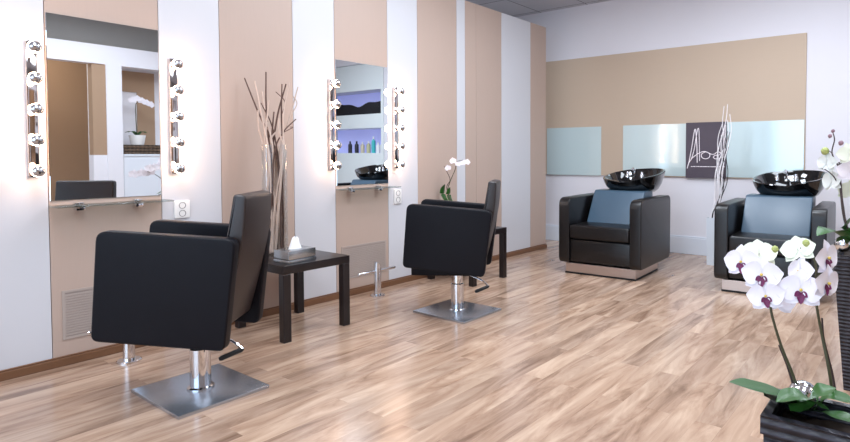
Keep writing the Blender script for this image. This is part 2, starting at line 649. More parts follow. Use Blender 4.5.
# ------------------------------------------------------------------ mirror stations
def mirror_station(y0, y1, mlabel, slabel, vlabel):
    mb = MB()
    mb.box((WX, y0 + 0.004, 0.785), (WX + 0.006, y1 - 0.003, 1.66), 0.002, 1)
    o = mb.build('wall_mirror', M['mirror'], None, smooth=False)
    tag(o, mlabel, 'mirror')
    sh = thing('glass_shelf', slabel, 'shelf', (WX, y0, 0.757))
    mb = MB()
    mb.box((0.002, 0.0, 0), (0.125, 0.49, 0.008), 0.002, 2)
    mb.build('shelf_plate', M['shelf_glass'], sh)
    for yy in (0.11, 0.36):
        mb = MB()
        mb.box((0, yy - 0.018, -0.022), (0.045, yy + 0.018, -0.001), 0.004, 2)
        mb.box((0, yy - 0.018, 0.009), (0.03, yy + 0.018, 0.016), 0.003, 2)
        mb.build('bracket', M['chrome'], sh)
    g = thing('vent_grille', vlabel, 'vent', (WX, y0 + 0.04, 0.12))
    mb = MB()
    w, h = y1 - y0 - 0.07, 0.235
    mb.box((0, 0, 0), (0.004, w, 0.012)); mb.box((0, 0, h - 0.012), (0.004, w, h))
    mb.box((0, 0, 0.012), (0.004, 0.012, h - 0.012)); mb.box((0, w - 0.012, 0.012), (0.004, w, h - 0.012))
    mb.build('frame', M['grille'], g, smooth=False)
    mb = MB()
    mb.box((0, 0.012, 0.012), (0.001, w - 0.012, h - 0.012), mi=1)
    z = 0.018
    while z < h - 0.02:
        mb.box((0.001, 0.012, z), (0.0035, w - 0.012, z + 0.009))
        z += 0.0125
    mb.build('louvre', [M['grille'], M['grille_dark']], g, smooth=False)


mirror_station(0.876, 1.357, 'tall frameless wall mirror reflecting a brown room and orchids on a wicker tray',
               'glass shelf with two clips under the mirror that reflects orchids',
               'beige grey ventilation grille low on the wall behind the chair with visible back')
mirror_station(2.459, 2.932, 'tall frameless wall mirror reflecting bottles and a black basin',
               'glass shelf with two clips under the mirror that reflects bottles',
               'beige grey ventilation grille behind the footrest with chrome crossbar')


def light_bar(y, flip, label):
    t = thing('mirror_light_bar', label, 'light fixture', (WX, y, 0.90), 0, 'light bars beside the mirrors')
    mb = MB()
    mb.box((0, -0.019, 0), (0.032, 0.019, 0.615), 0.003, 2)
    mb.build('bar', M['bar_mirror'], t)
    for k in range(5):
        z = 0.028 + 0.1385 * k
        mx = Matrix.Translation((0.030, 0, z)) @ Matrix.Rotation(pi / 2, 4, 'Y')
        s = MB()
        s.lathe([(0, 0), (0.019, 0), (0.019, 0.006), (0.014, 0.010), (0.014, 0.028), (0, 0.028)], 16, mtx=mx)
        so = s.build('socket', M['chrome'], t)
        mx2 = Matrix.Translation((0.030 + 0.050, 0, z)) @ Matrix.Rotation(pi / 2, 4, 'Y')
        R = 0.0265
        s = MB()
        prof = [(0.012, -0.024)] + [(R * cos(a), R * sin(a)) for a in [radians(d) for d in range(-55, 25, 11)]]
        s.lathe(prof, 16, mtx=mx2)
        b = s.build('bulb', M['bulb'], t)
        s = MB()
        prof = [((R + 0.0006) * cos(a), (R + 0.0006) * sin(a)) for a in [radians(d) for d in (22, 33, 45, 56, 67, 78)]] + [(0, R + 0.0006)]
        s.lathe(prof, 16, mtx=mx2)
        s.build('silver_crown', M['crown'], b)
    return t


first = light_bar(0.819, 1, 'bulb light bar between the plain white panel and the mirror showing orchids')
for y, lab in ((1.415, 'bulb light bar above the socket nearest the chair with visible back'),
               (2.418, 'bulb light bar between the tall branch vase and the mirror showing bottles'),
               (2.993, 'bulb light bar between the mirror showing bottles and the small potted orchid')):
    c = copy_tree(first)
    c.location.y = y
    c['label'] = lab


def wall_socket(y0, y1, z0, z1, label):
    t = thing('wall_socket', label, 'socket', (WX, (y0 + y1) / 2, z0), 0, 'double wall sockets')
    w, h = y1 - y0, z1 - z0
    mb = MB()
    mb.box((0, -w / 2, 0), (0.011, w / 2, h), 0.003, 2)
    mb.build('plate', M['socket'], t)
    for zz in (0.27, 0.73):
        mx = Matrix.Translation((0.0112, 0, h * zz)) @ Matrix.Rotation(pi / 2, 4, 'Y')
        s = MB()
        r = h * 0.19
        s.lathe([(r, 0), (r, 0.002), (r * 0.85, 0.002), (r * 0.8, -0.006), (0, -0.006)], 20, mtx=mx)
        o = s.build('outlet', M['socket_dark'], t)
    return t


wall_socket(1.415, 1.495, 0.655, 0.750, 'white double socket at the end of the shelf under the orchid mirror')
wall_socket(2.985, 3.058, 0.625, 0.735, 'white double socket at the end of the shelf under the bottle mirror')


def footrest(x, y, label):
    t = thing('footrest', label, 'footrest', (x, y, 0), 0, 'chrome footrests below the mirrors')
    mb = MB()
    mb.lathe([(0, 0), (0.052, 0), (0.052, 0.006), (0.047, 0.010), (0.0, 0.010)], 28)
    mb.build('base_flange', M['chrome'], t)
    mb = MB()
    n = 24
    r = 0.0255
    lo = [(r * cos(2 * pi * k / n), r * sin(2 * pi * k / n), 0.008) for k in range(n)]
    hi = [(a, b, 0.225 - 0.9 * b) for a, b, _ in lo]
    mb.add(lo + hi, [tuple(range(n - 1, -1, -1)), tuple(range(n, 2 * n))] + [(k, (k + 1) % n, n + (k + 1) % n, n + k) for k in range(n)])
    mb.build('post', M['chrome'], t)
    mb = MB()
    mb.tube([(0.0, -0.165, 0.178), (0.0, -0.155, 0.178), (0.0, 0.155, 0.178), (0.0, 0.165, 0.178)], [0.008, 0.0105, 0.0105, 0.008], 12)
    mb.build('foot_bar', M['chrome'], t)
    return t


footrest(-3.13, 1.12, 'chrome footrest post mostly hidden by the chair with visible back')
footrest(-3.155, 2.68, 'chrome footrest post with crossbar standing free below the bottle mirror')

# ------------------------------------------------------------------ styling chairs
PANEL = [(0.270, 0.708), (-0.246, 0.668), (-0.197, 0.240), (0.299, 0.297)]


def styling_chair(loc, theta, label, off=(0, 0), db=0.0):
    t = thing('styling_chair', label, 'chair', loc, pi + theta, 'black styling chairs')
    poly = rounded(PANEL[:2] + [(u, z + db) for u, z in PANEL[2:]], [0.04, 0.04, 0.03, 0.03], 5)
    for s in (1, -1):
        mb = MB()
        mb.prism(poly, 1, s * 0.217, s * 0.160, 0.013, 3)
        mb.build('side_panel', M['leather'], t)
    mb = MB()
    mb.prism(rounded([(0.285, 0.33), (0.275, 0.45), (-0.13, 0.425), (-0.11, 0.31)], [0.03, 0.05, 0.02, 0.02], 4), 1, -0.158, 0.158, 0.012, 3)
    mb.build('seat', M['leather'], t)
    mb = MB()
    mb.box((-0.12, -0.158, 0.262), (0.26, 0.158, 0.325), 0.008, 2)
    mb.build('seat_base', M['leather'], t)
    mb = MB()
    mb.prism(rounded([(-0.216, 0.842), (-0.268, 0.836), (-0.256, 0.66), (-0.205, 0.44), (-0.162, 0.285), (-0.105, 0.285), (-0.135, 0.45), (-0.188, 0.67)],
                     [0.014, 0.02, 0.10, 0.08, 0.015, 0.015, 0.08, 0.08], 4), 1, -0.157, 0.157, 0.013, 3)
    mb.build('backrest', M['leather_warm_sheen'], t)
    mb = MB()
    mb.lathe([(0, 0.0), (0.052, 0.0), (0.052, 0.008), (0.040, 0.012), (0.040, 0.17), (0.034, 0.175), (0.034, 0.262), (0, 0.262)], 28,
             mtx=Matrix.Translation((0, 0, 0.012)))
    co = mb.build('column', M['chrome'], t)
    mb = MB()
    mb.box((-0.215, -0.183, 0), (0.215, 0.183, 0.014), 0.003, 2)
    p = mb.build('base_plate', M['steel'], t)
    p.rotation_euler.z = -(pi + theta)
    ov = Matrix.Rotation(-(pi + theta), 3, 'Z') @ Vector((off[0], off[1], 0))
    p.location = ov
    co.location = ov
    mb = MB()
    mb.tube(sweep([(-0.02, 0.03, 0.262), (-0.09, 0.05, 0.245), (-0.165, 0.055, 0.215), (-0.205, 0.055, 0.178)], 5), 0.0055, 8)
    lv = mb.build('pump_lever', M['chrome'], t)
    mb = MB()
    mb.tube([(-0.208, 0.05, 0.179), (-0.20, 0.056, 0.176), (-0.135, 0.092, 0.155), (-0.127, 0.097, 0.153)], [0.006, 0.0105, 0.0105, 0.007], 10)
    mb.build('grip', M['black_rubber'], lv)
    return t


styling_chair((-2.53, 1.163, 0), radians(41.1), 'black leather styling chair on a steel plate, hiding most of one footrest', (0.040, -0.008), -0.019)
styling_chair((-2.415, 2.70, 0), radians(32.4), 'black leather styling chair in front of the table with a small white orchid', (0, 0), 0.026)


# ------------------------------------------------------------------ side tables
def side_table(x0, x1, y0, y1, h, label):
    t = thing('side_table', label, 'table', ((x0 + x1) / 2, (y0 + y1) / 2, 0), 0, 'black square side tables')
    a, b = (x1 - x0) / 2, (y1 - y0) / 2
    mb = MB()
    mb.box((-a, -b, h - 0.045), (a, b, h), 0.002, 2)
    mb.build('tabletop', M['black_wood'], t)
    for sx in (-1, 1):
        for sy in (-1, 1):
            mb = MB()
            mb.box((sx * a, sy * b, 0), (sx * (a - 0.045), sy * (b - 0.045), h - 0.045), 0.002, 1)
            mb.build('leg', M['black_wood'], t)
    return t


side_table(-3.245, -2.745, 1.70, 2.125, 0.411, 'black square side table carrying the tissue box and branch vase')
side_table(-3.255, -2.77, 3.275, 3.70, 0.411, 'black square side table carrying a small white orchid')
TZ = 0.411

# tissue box
t = thing('tissue_box', 'silver tissue box with a white tissue, on the side table', 'tissue box', (-2.845, 1.835, TZ), radians(4))
mb = MB()
mb.box((-0.066, -0.090, 0.0), (0.066, 0.090, 0.020), 0.003, 2, mi=0)
mb.box((-0.064, -0.088, 0.0205), (0.064, 0.088, 0.070), 0.004, 2, mi=0)
mb.build('case', M['tissue_box'], t)
mb = MB()
rows = []
for i in range(8):
    s = i / 7
    row = []
    for j in range(15):
        a = 2 * pi * j / 14
        r = 0.030 * (1 - s) ** 0.7 + 0.008 + 0.006 * sin(3 * a + 2 * s) * (0.3 + s)
        if i == 7:
            r *= 0.5
        row.append(Vector((r * cos(a) * 0.7, r * sin(a) + 0.008 * s, 0.068 + 0.066 * s + 0.006 * sin(2 * a + i) * s)))
    rows.append(row)
mb.grid(rows)
mb.build('tissue', M['tissue'], t)

# glass vase with bare branches
VB = Vector((-3.12, 1.885, TZ))
t = thing('glass_vase', 'tall clear glass cylinder vase of bare branches on the side table', 'vase', VB)
mb = MB()
mb.lathe([(0, 0.0), (0.066, 0.0), (0.070, 0.01), (0.071, 0.65), (0.067, 0.65), (0.066, 0.02), (0, 0.016)], 32)
mb.build('vessel', M['clear_glass'], t)
VB0 = VB + Vector((0, 0, 0.022))
tops = [  # px, py of the tip, world Y of the tip, kind (0 dark 1 pale), radius
    (244.5, 78, 1.80, 0, .0055), (266, 72, 1.90, 0, .006), (255, 81, 1.84, 1, .0055), (282, 84, 1.93, 0, .005), (286, 84, 1.97, 0, .006),
    (290, 81, 1.98, 1, .0045), (298, 87, 2.02, 1, .005), (296, 119, 2.00, 0, .0045), (261, 103, 1.87, 0, .0045), (269, 100, 1.86, 1, .006),
    (262, 92, 1.92, 1, .006), (268, 128, 1.88, 1, .007), (276, 132, 1.90, 1, .007), (282, 136, 1.92, 1, .006), (264, 132, 1.86, 1, .006), (274, 112, 1.94, 0, .006), (279, 118, 1.90, 1, .006), (258, 110, 1.82, 1, .006)]
for i, (px, py, Y, k, r) in enumerate(tops):
    tip = at(px, py, Y)
    a = 2.4 * i
    d = Vector((tip.x - VB.x, tip.y - VB.y, 0))
    d = d.normalized() if d.length > 0 else Vector((1, 0, 0))
    foot = VB0 - d * 0.018 + Vector((0.05 * cos(a), 0.05 * sin(a), 0))
    foot = VB0 + (foot - VB0) * min(1, 0.052 / max((foot - VB0).length, 1e-6))
    neck = VB + d * 0.026 + Vector((0.034 * cos(a + 0.7), 0.034 * sin(a + 0.7), 0.60))
    hd = Vector((neck.x - VB.x, neck.y - VB.y, 0))
    if hd.length > 0.052:
        neck = VB + hd * (0.052 / hd.length) + Vector((0, 0, 0.60))
    mid = (neck * 0.5 + tip * 0.5) + Vector((random.uniform(-.012, .012), random.uniform(-.015, .015), 0.02))
    low1 = (foot * 0.55 + neck * 0.45) + Vector((0.014 * cos(3 * a), 0.014 * sin(3 * a), 0))
    pts = sweep([foot, low1, neck, mid, tip], 6)
    n = len(pts)
    mb = MB()
    mb.tube(pts, [1.02 * r * (1.3 - 0.7 * q / n) for q in range(n)], 7)
    if i in (3, 6, 7):   # forked twig
        mb.tube(sweep([mid, mid * 0.5 + tip * 0.5 + Vector((0, 0.02, -0.01)), tip + Vector((0.0, -0.04, -0.05))], 4), r * 0.5, 6)
    o = mb.build('bare_branch', M['branch_pale'] if k else M['branch_dark'])
    tag(o, ('pale' if k else 'dark brown') + ' bare branch standing in the tall glass vase', 'branch', ('pale' if k else 'dark') + ' branches in the glass vase')

# ------------------------------------------------------------------ back wall
mb = MB()
mb.box((-3.95, BY - 0.018, 0.775), (-0.877, BY, 2.09), 0.002, 1)
tag(mb.build('wall_board', M['back_board'], smooth=False), 'wide beige board on the white wall above the wash basins', 'wall board')
mb = MB()
mb.box((-3.62, BY - 0.026, 0.772), (-2.912, BY - 0.019, 1.313), 0.001, 1)
tag(mb.build('wall_mirror', M['teal_mirror'], smooth=False), 'short pale teal mirror panel beside the striped partition end', 'mirror')
mb = MB()
mb.box((-2.648, BY - 0.026, 0.785), (-0.885, BY - 0.019, 1.316), 0.001, 1)
tag(mb.build('wall_mirror', M['teal_mirror'], smooth=False), 'long pale teal mirror panel behind the dark lettered print', 'mirror')

# print with handwriting
P0x, P1x, P0z, P1z = -1.956, -1.560, 0.772, 1.322
t = thing('wall_print', 'dark plum print lettered Abel hanging on the pale mirror panel', 'poster', (P0x, BY - 0.027, P0z))
mb = MB()
W_, H_ = P1x - P0x, P1z - P0z
mb.box((0, -0.012, 0), (W_, 0, H_), 0.001, 1)
mb.build('canvas', M['poster'], t, smooth=False)


def stroke(mb, pts, r):
    # crop pixels of the print: x 37..203, y 120..380
    P = [Vector(((x - 37) / 166 * W_, -0.0128, (380 - y) / 260 * H_)) for x, y in pts]
    mb.tube(sweep(P, 6), r, 5)


mb = MB()
stroke(mb, [(44, 336), (52, 300), (62, 240), (72, 165), (77, 152), (80, 170), (84, 230), (86, 308)], 0.0042)
stroke(mb, [(60, 296), (72, 250), (82, 180), (88, 148), (92, 160), (94, 220), (96, 300)], 0.0036)
stroke(mb, [(46, 322), (58, 296), (74, 278), (96, 262), (116, 256), (136, 266), (136, 282), (122, 290), (106, 284), (104, 268), (122, 258),
            (142, 268), (156, 268), (168, 258), (180, 262), (176, 272), (160, 274), (152, 282), (162, 290), (182, 284), (196, 262)], 0.0036)
stroke(mb, [(192, 270), (197, 200), (200, 140), (195, 150), (192, 220), (196, 284), (201, 276)], 0.0034)
mb.build('handwriting', M['ink'], t)
mb = MB()
x = 60
random.seed(3)
while x < 196:
    w = random.choice((3, 4, 5, 6))
    p0 = Vector(((x - 37) / 166 * W_, -0.0128, (330 - 1) / 1)) if False else None
    zz = (380 - 328) / 260 * H_
    mb.box(((x - 37) / 166 * W_, -0.0129, zz), ((x - 37 + w) / 166 * W_, -0.0121, zz + 0.0075))
    x += w + random.choice((1.2, 1.2, 2.5))
mb.build('small_print', M['ink'], t, smooth=False)

# ------------------------------------------------------------------ wash units
def bowl(mb, cx, cy):
    n = 48
    ex = 2.5

    def ring(sx, sy, zf, oy=0.0):
        out = []
        for k in range(n):
            a = 2 * pi * k / n
            c, s = cos(a), sin(a)
            rr = (abs(c) ** ex + abs(s) ** ex) ** (-1 / ex)
            out.append(Vector((cx + sx * rr * c, cy + oy + sy * rr * s, zf(c * rr, s * rr))))
        return out

    def rim(c, s):
        z = 0.822 + 0.042 * s + 0.016 * c
        notch = math.exp(-(c / 0.33) ** 2) if s < 0 else 0
        return z - 0.022 * notch * min(1, -s * 1.2)
    base = lambda c, s: 0.668
    L = lambda t, d=0.0: (lambda c, s: 0.668 * (1 - t) + rim(c, s) * t + d)
    rs = [ring(0.10, 0.10, base, 0.02), ring(0.175, 0.17, base, 0.02), ring(0.212, 0.200, L(0.16), 0.01), ring(0.243, 0.228, L(0.45), 0.0),
          ring(0.260, 0.242, L(0.76)), ring(0.268, 0.249, L(0.94)), ring(0.271, 0.252, L(1.0)), ring(0.268, 0.249, L(1.0, 0.008)),
          ring(0.254, 0.235, L(1.0, 0.008)), ring(0.244, 0.224, L(1.0, -0.008)), ring(0.228, 0.204, L(0.70)), ring(0.20, 0.172, L(0.40), 0.01),
          ring(0.14, 0.12, L(0.2), 0.02), ring(0.03, 0.03, L(0.14), 0.03)]
    rows = [[mb.bm.verts.new(p) for p in r] for r in rs]
    for a, b in zip(rows, rows[1:]):
        for k in range(n):
            mb.bm.faces.new((a[k], a[(k + 1) % n], b[(k + 1) % n], b[k]))
    mb.bm.faces.new(rows[0])
    mb.bm.faces.new(rows[-1])


def wash_unit(loc, rz, label):
    t = thing('wash_unit', label, 'wash basin chair', loc, rz, 'black wash basin chairs')
    hw, D = 0.366, 0.74
    prof = rounded([(0.0, 0.09), (D, 0.09), (D, 0.646), (0.0, 0.642)], [0.05, 0.07, 0.06, 0.075], 6)
    for s in (-1, 1):
        mb = MB()
        mb.prism(prof, 0, s * hw, s * (hw - 0.098), 0.016, 3)
        mb.build('side_panel', M['wash_leather'], t)
    iw = hw - 0.100
    mb = MB()
    mb.box((-iw, 0.005, 0.300), (iw, 0.46, 0.415), 0.022, 3)
    mb.build('seat_cushion', M['wash_leather'], t)
    mb = MB()
    mb.box((-iw, 0.022, 0.105), (iw, 0.06, 0.288), 0.010, 2)
    mb.build('front_panel', M['wash_leather'], t)
    mb = MB()
    mb.box((-iw, 0.06, 0.11), (iw, 0.64, 0.295), 0.004, 1)
    mb.box((-iw, 0.5, 0.29), (iw, 0.66, 0.60), 0.02, 2)
    mb.build('body', M['wash_leather'], t)
    mb = MB()
    w0 = iw - 0.030
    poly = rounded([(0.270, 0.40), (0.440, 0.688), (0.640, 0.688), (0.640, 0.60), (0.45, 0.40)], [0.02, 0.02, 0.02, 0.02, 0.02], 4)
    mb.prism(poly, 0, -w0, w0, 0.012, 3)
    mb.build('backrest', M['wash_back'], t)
    mb = MB()
    mb.box((-0.312, 0.03, 0.014), (0.312, 0.56, 0.089), 0.002, 1)
    pl = mb.build('plinth', M['plinth'], t, smooth=False)
    mb = MB()
    mb.box((-0.314, 0.028, 0.0), (0.314, 0.552, 0.014))
    mb.build('plinth_foot', M['black_rubber'], pl, smooth=False)
    mb = MB()
    bowl(mb, 0.045, 0.675)
    bs = mb.build('basin', M['black_ceramic'], t)
    mb = MB()
    for x in (-0.07, 0.07):
        mb.lathe([(0, 0), (0.018, 0), (0.018, 0.03), (0.012, 0.04), (0.012, 0.055), (0, 0.055)], 14, mtx=Matrix.Translation((x + 0.005, 0.80, 0.79)))
    mb.tube(sweep([(0.005, 0.81, 0.80), (0.005, 0.80, 0.855), (0.005, 0.76, 0.875), (0.005, 0.72, 0.855)], 5), 0.011, 10)
    mb.build('tap', M['chrome'], bs)
    mb = MB()
    mb.lathe([(0, 0), (0.022, 0), (0.022, 0.004), (0, 0.004)], 16, mtx=Matrix.Translation((0.005, 0.685, 0.702)))
    mb.build('drain', M['chrome'], bs)
    mb = MB()
    mb.box((-0.13, 0.52, 0.60), (0.13, 0.80, 0.672), 0.02, 2)
    mb.build('basin_support', M['black_rubber'], t)
    return t


wash_unit((-2.160, 4.125, 0), radians(3), 'black wash basin chair standing nearest the striped partition')
wash_unit((-0.885, 4.22, 0), radians(2.5), 'black wash basin chair between the twig vase and the orchids')

# ------------------------------------------------------------------ pale floor vase with twisted twigs
FV = Vector((-1.562, 5.22, 0))
t = thing('floor_vase', 'tall square pale grey floor vase between the two wash basin chairs', 'vase', FV)
mb = MB()
a, b = 0.040, 0.046
pr = lambda r, z: [(-r, -r, z), (r, -r, z), (r, r, z), (-r, r, z)]
v = pr(a, 0) + pr(b, 0.43) + pr(b - 0.007, 0.43) + pr(a - 0.007, 0.02)
f = [(3, 2, 1, 0), (12, 13, 14, 15)]
for q in range(3):
    for k in range(4):
        f.append((4 * q + k, 4 * q + (k + 1) % 4, 4 * q + 4 + (k + 1) % 4, 4 * q + 4 + k))
mb.add(v, f)
mb.build('vessel', M['vase_grey'], t, smooth=False)
random.seed(11)
for i in range(12):
    k = 1 if i in (2, 4, 6, 9) else 0
    a0 = 2 * pi * i / 12
    foot = FV + Vector((0.022 * cos(a0), 0.022 * sin(a0), 0.024))
    px = 708 + 17 * ((i * 5) % 12) / 11
    H = random.uniform(1.15, 1.46) if not k else random.uniform(1.05, 1.3)
    pts = [foot, FV + Vector((0.03 * cos(a0), 0.03 * sin(a0), 0.42))]
    ph = random.uniform(0, 6.28)
    spread = 0.085 * (((i * 5) % 12) / 11 - 0.45)
    nn = 7
    for q in range(1, nn + 1):
        s = q / nn
        env = sin(pi * min(1, s * 0.85 + 0.1))
        pts.append(FV + Vector((spread * sin(pi * min(1, s * 0.82)) + 0.105 * s ** 0.7 + 0.020 * s ** 0.5 * sin(ph + 9.0 * s), 0.03 * sin(a0) * env + 0.022 * cos(ph + 6.5 * s), 0.42 + (H - 0.42) * s)))
    pts = sweep(pts, 5)
    n = len(pts)
    mb = MB()
    mb.tube(pts, [0.0062 * (1.1 - 0.6 * q / n) * (0.8 if k else 1) for q in range(n)], 6)
    o = mb.build('twisted_twig', M['willow_dark'] if k else M['willow_white'])
    tag(o, ('dark' if k else 'white painted') + ' twisted twig standing in the pale square floor vase', 'twig', ('dark' if k else 'white') + ' twigs in the floor vase')


# ------------------------------------------------------------------ orchids
def frame_from(nrm, roll=0.0):
    z = Vector(nrm).normalized()
    up = Vector((0, 0, 1))
    x = up.cross(z)
    if x.length < 1e-3:
        x = Vector((1, 0, 0))
    x.normalize()
    y = z.cross(x)
    m_ = Matrix((x, y, z)).transposed().to_4x4()
    return m_ @ Matrix.Rotation(roll, 4, 'Z')


def petal(mb, ang, L, W, cup, mtx, mi=0, peak=0.55):
    ns, nt_ = 6, 5
    rows = []
    for i in range(ns + 1):
        s = i / ns
        w = W * max(0.06, sin(pi * (s ** (0.75 if peak > 0.5 else 1.1)) * 0.94 + 0.06) ** 0.7) * 0.5
        if i == ns:
            w = W * 0.10
        row = []
        for j in range(nt_):
            u = (j / (nt_ - 1) - 0.5) * 2
            x = u * w
            y = L * (s * (1.0 - 0.06 * u * u) + 0.02)
            z = cup * L * (s * s * 0.5 - s * 0.35) + 0.10 * L * u * u * sin(pi * s) + 0.015 * L * sin(5 * s + 3 * u)
            c, sn = cos(ang), sin(ang)
            row.append(mtx @ Vector((x * c - y * sn, x * sn + y * c, z)))
        rows.append(row)
    mb.grid(rows, mi)


def orchid_flower(parent, pos, nrm, size, roll=0.0, mats=None, lip=True, cup=-0.25, name='flower'):
    mtx = Matrix.Translation(Vector(pos)) @ frame_from(nrm, roll)
    mb = MB()
    r = size / 2
    for a in (0, radians(128), radians(-128)):
        petal(mb, a, r * 0.98, r * 0.80, cup * 0.8, mtx, 0)
    m2 = mtx @ Matrix.Translation((0, 0, 0.06 * r))
    for a in (radians(80), radians(-80)):
        petal(mb, a, r * 1.02, r * 1.22, cup, m2, 0, 0.6)
    o = mb.build(name, mats or M['petal'], parent, ang=80)
    if lip:
        ml = mtx @ Matrix.Translation((0, -0.10 * r, 0.10 * r))
        mb = MB()
        petal(mb, pi, r * 0.55, r * 0.34, 0.7, ml, 0)
        petal(mb, radians(125), r * 0.34, r * 0.30, 1.3, ml, 0)
        petal(mb, radians(-125), r * 0.34, r * 0.30, 1.3, ml, 0)
        mb.lathe([(0, 0), (0.07 * r, 0.05 * r), (0.075 * r, 0.15 * r), (0, 0.2 * r)], 10, 1, mtx=mtx @ Matrix.Translation((0, 0.02 * r, 0.08 * r)))
        mb.build('lip', [M['lip'], M['lip_yellow']], o, ang=80)
    return o


def strap_leaf(parent, pts, W, fold=0.25, twist=0.0, mt=None):
    P = sweep(pts, 6)
    n = len(P)
    rows = []
    for i, p in enumerate(P):
        s = i / (n - 1)
        t_ = (P[min(i + 1, n - 1)] - P[max(i - 1, 0)]).normalized()
        side = t_.cross(Vector((0, 0, 1)))
        if side.length < 1e-3:
            side = Vector((1, 0, 0))
        side.normalize()
        nn_ = side.cross(t_).normalized()
        c, sn = cos(twist * s), sin(twist * s)
        side, nn_ = side * c + nn_ * sn, nn_ * c - side * sn
        w = W * 0.5 * (0.45 + 0.55 * sin(pi * min(1, s * 1.15) * 0.72 + 0.2)) * (1 if s < 0.7 else max(0.03, 1 - ((s - 0.7) / 0.3) ** 2))
        rows.append([p + side * w * u + nn_ * w * fold * abs(u) for u in (-1, -0.5, 0, 0.5, 1)])
    mb = MB()
    mb.grid(rows)
    return mb.build('leaf', mt or M['leaf'], parent, ang=80)


def stem(parent, pts, r0, r1, mt=None, name='stem'):
    P = sweep(pts, 6)
    n = len(P)
    mb = MB()
    mb.tube(P, [r0 + (r1 - r0) * i / (n - 1) for i in range(n)], 7)
    return mb.build(name, mt or M['stem'], parent)


def bud(parent, p, r, d=(0, 0, 1), mt=None):
    mb = MB()
    mb.lathe([(0, -1.2 * r), (0.55 * r, -0.85 * r), (r, -0.1 * r), (0.8 * r, 0.6 * r), (0, 1.15 * r)], 12, mtx=Matrix.Translation(Vector(p)) @ frame_from(d))
    return mb.build('bud', mt or M['bud'], parent)


def planter(x0, y0, w, d, h, taper, label):
    cx_, cy_ = x0 + w / 2, y0 + d / 2
    t = thing('planter', label, 'planter', (cx_, cy_, 0), 0, 'tall black woven planters')
    a, b = w / 2, d / 2
    rr = lambda k, z: [(-a + k, -b + k, z), (a - k, -b + k, z), (a - k, b - k, z), (-a + k, b - k, z)]
    v = rr(taper, 0) + rr(0.004, h - 0.03) + rr(0, h - 0.03) + rr(0, h) + rr(0.014, h) + rr(0.018, h - 0.05)
    f = [(3, 2, 1, 0)]
    for q in range(5):
        for k in range(4):
            f.append((4 * q + k, 4 * q + (k + 1) % 4, 4 * q + 4 + (k + 1) % 4, 4 * q + 4 + k))
    mb = MB()
    mb.add(v, f)
    mb.build('shell', M['planter'], t, smooth=False)
    mb = MB()
    rows = []
    random.seed(int(h * 1000))
    for i in range(12):
        row = []
        for j in range(12):
            row.append(Vector((-a + 0.017 + (w - 0.034) * i / 11, -b + 0.017 + (d - 0.034) * j / 11, h - 0.030 + random.uniform(-.006, .006))))
        rows.append(row)
    mb.grid(rows)
    mb.build('bark', M['soil'], t)
    return t


# tall planter further back
PH = 0.58
planter(-0.309, 2.70, 0.36, 0.36, PH, 0.045, 'black woven planter standing farther into the room, its foot on the floor')
# orchid planted in it; blooms rise above the wash chair arm
oc = Vector((-0.20, 2.82, PH - 0.03))
t = thing('orchid_plant', 'tall orchid with pale green white blooms in the planter standing farther away', 'orchid', oc)


def loc_(p):
    return Vector(p) - oc


A = lambda px, py, Y=2.80: loc_(at(px, py, Y))
stem(t, [(0, 0, 0), A(846, 225), A(841, 195), A(840, 178), A(838, 166), A(832, 153), A(834.5, 140), A(833, 133)], 0.0045, 0.0022, M['stem_dark'])
stem(t, [(0.01, 0.02, 0), A(849, 232), A(843, 205), A(841, 185), A(839, 162)], 0.0045, 0.003, M['stem_dark'])
stem(t, [A(841, 190), A(834, 177), A(826, 170), A(822, 169)], 0.0028, 0.0018, M['stem_dark'], 'branchlet')
stem(t, [A(838, 166), A(846, 159), A(851, 158)], 0.0025, 0.0018, M['stem_dark'], 'branchlet')
stem(t, [A(832, 153), A(828, 150)], 0.002, 0.0016, M['stem_dark'], 'branchlet')
for (px, py, r, mt) in ((833, 131, .008, M['bud_purple']), (830, 136, .009, M['bud_purple']), (841, 143, .011, M['bud_purple']), (825, 151, .017, M['bud'])):
    bud(t, A(px, py), r, (0.3, -0.3, 0.7), mt)
tocam = lambda p: (EYE - (p + oc))
for (px, py, sz, nx, mt, Y) in ((827, 163, .095, (-.4, 0, .1), 'sepal_back', 2.80), (832, 181, .11, (-.5, .1, 0), 'sepal_back', 2.82), (849, 154, .10, (.2, 0, .1), 'petal_green', 2.78),
                                (849, 172, .11, (.3, 0, 0), 'petal', 2.80), (850, 190, .11, (.2, .1, -.2), 'petal_green', 2.84)):
    p = A(px, py, Y)
    orchid_flower(t, p, tocam(p).normalized() + Vector(nx) * 1.6, sz, random.uniform(-.2, .2), M[mt], False, -0.3)
strap_leaf(t, [(0, 0, 0.0), A(840, 236, 2.80), A(831, 232, 2.76), A(817, 236, 2.72)], 0.15)
strap_leaf(t, [(0, 0, 0.005), A(846, 232), A(850, 222, 2.8), A(853, 216, 2.8)], 0.09)
strap_leaf(t, [(0.01, 0.0, 0.0), A(852, 244, 2.78), A(858, 238, 2.72), A(866, 246, 2.66)], 0.09)
strap_leaf(t, [(0.0, 0.01, 0.0), (0.05, 0.10, 0.07), (0.07, 0.18, 0.05)], 0.08)
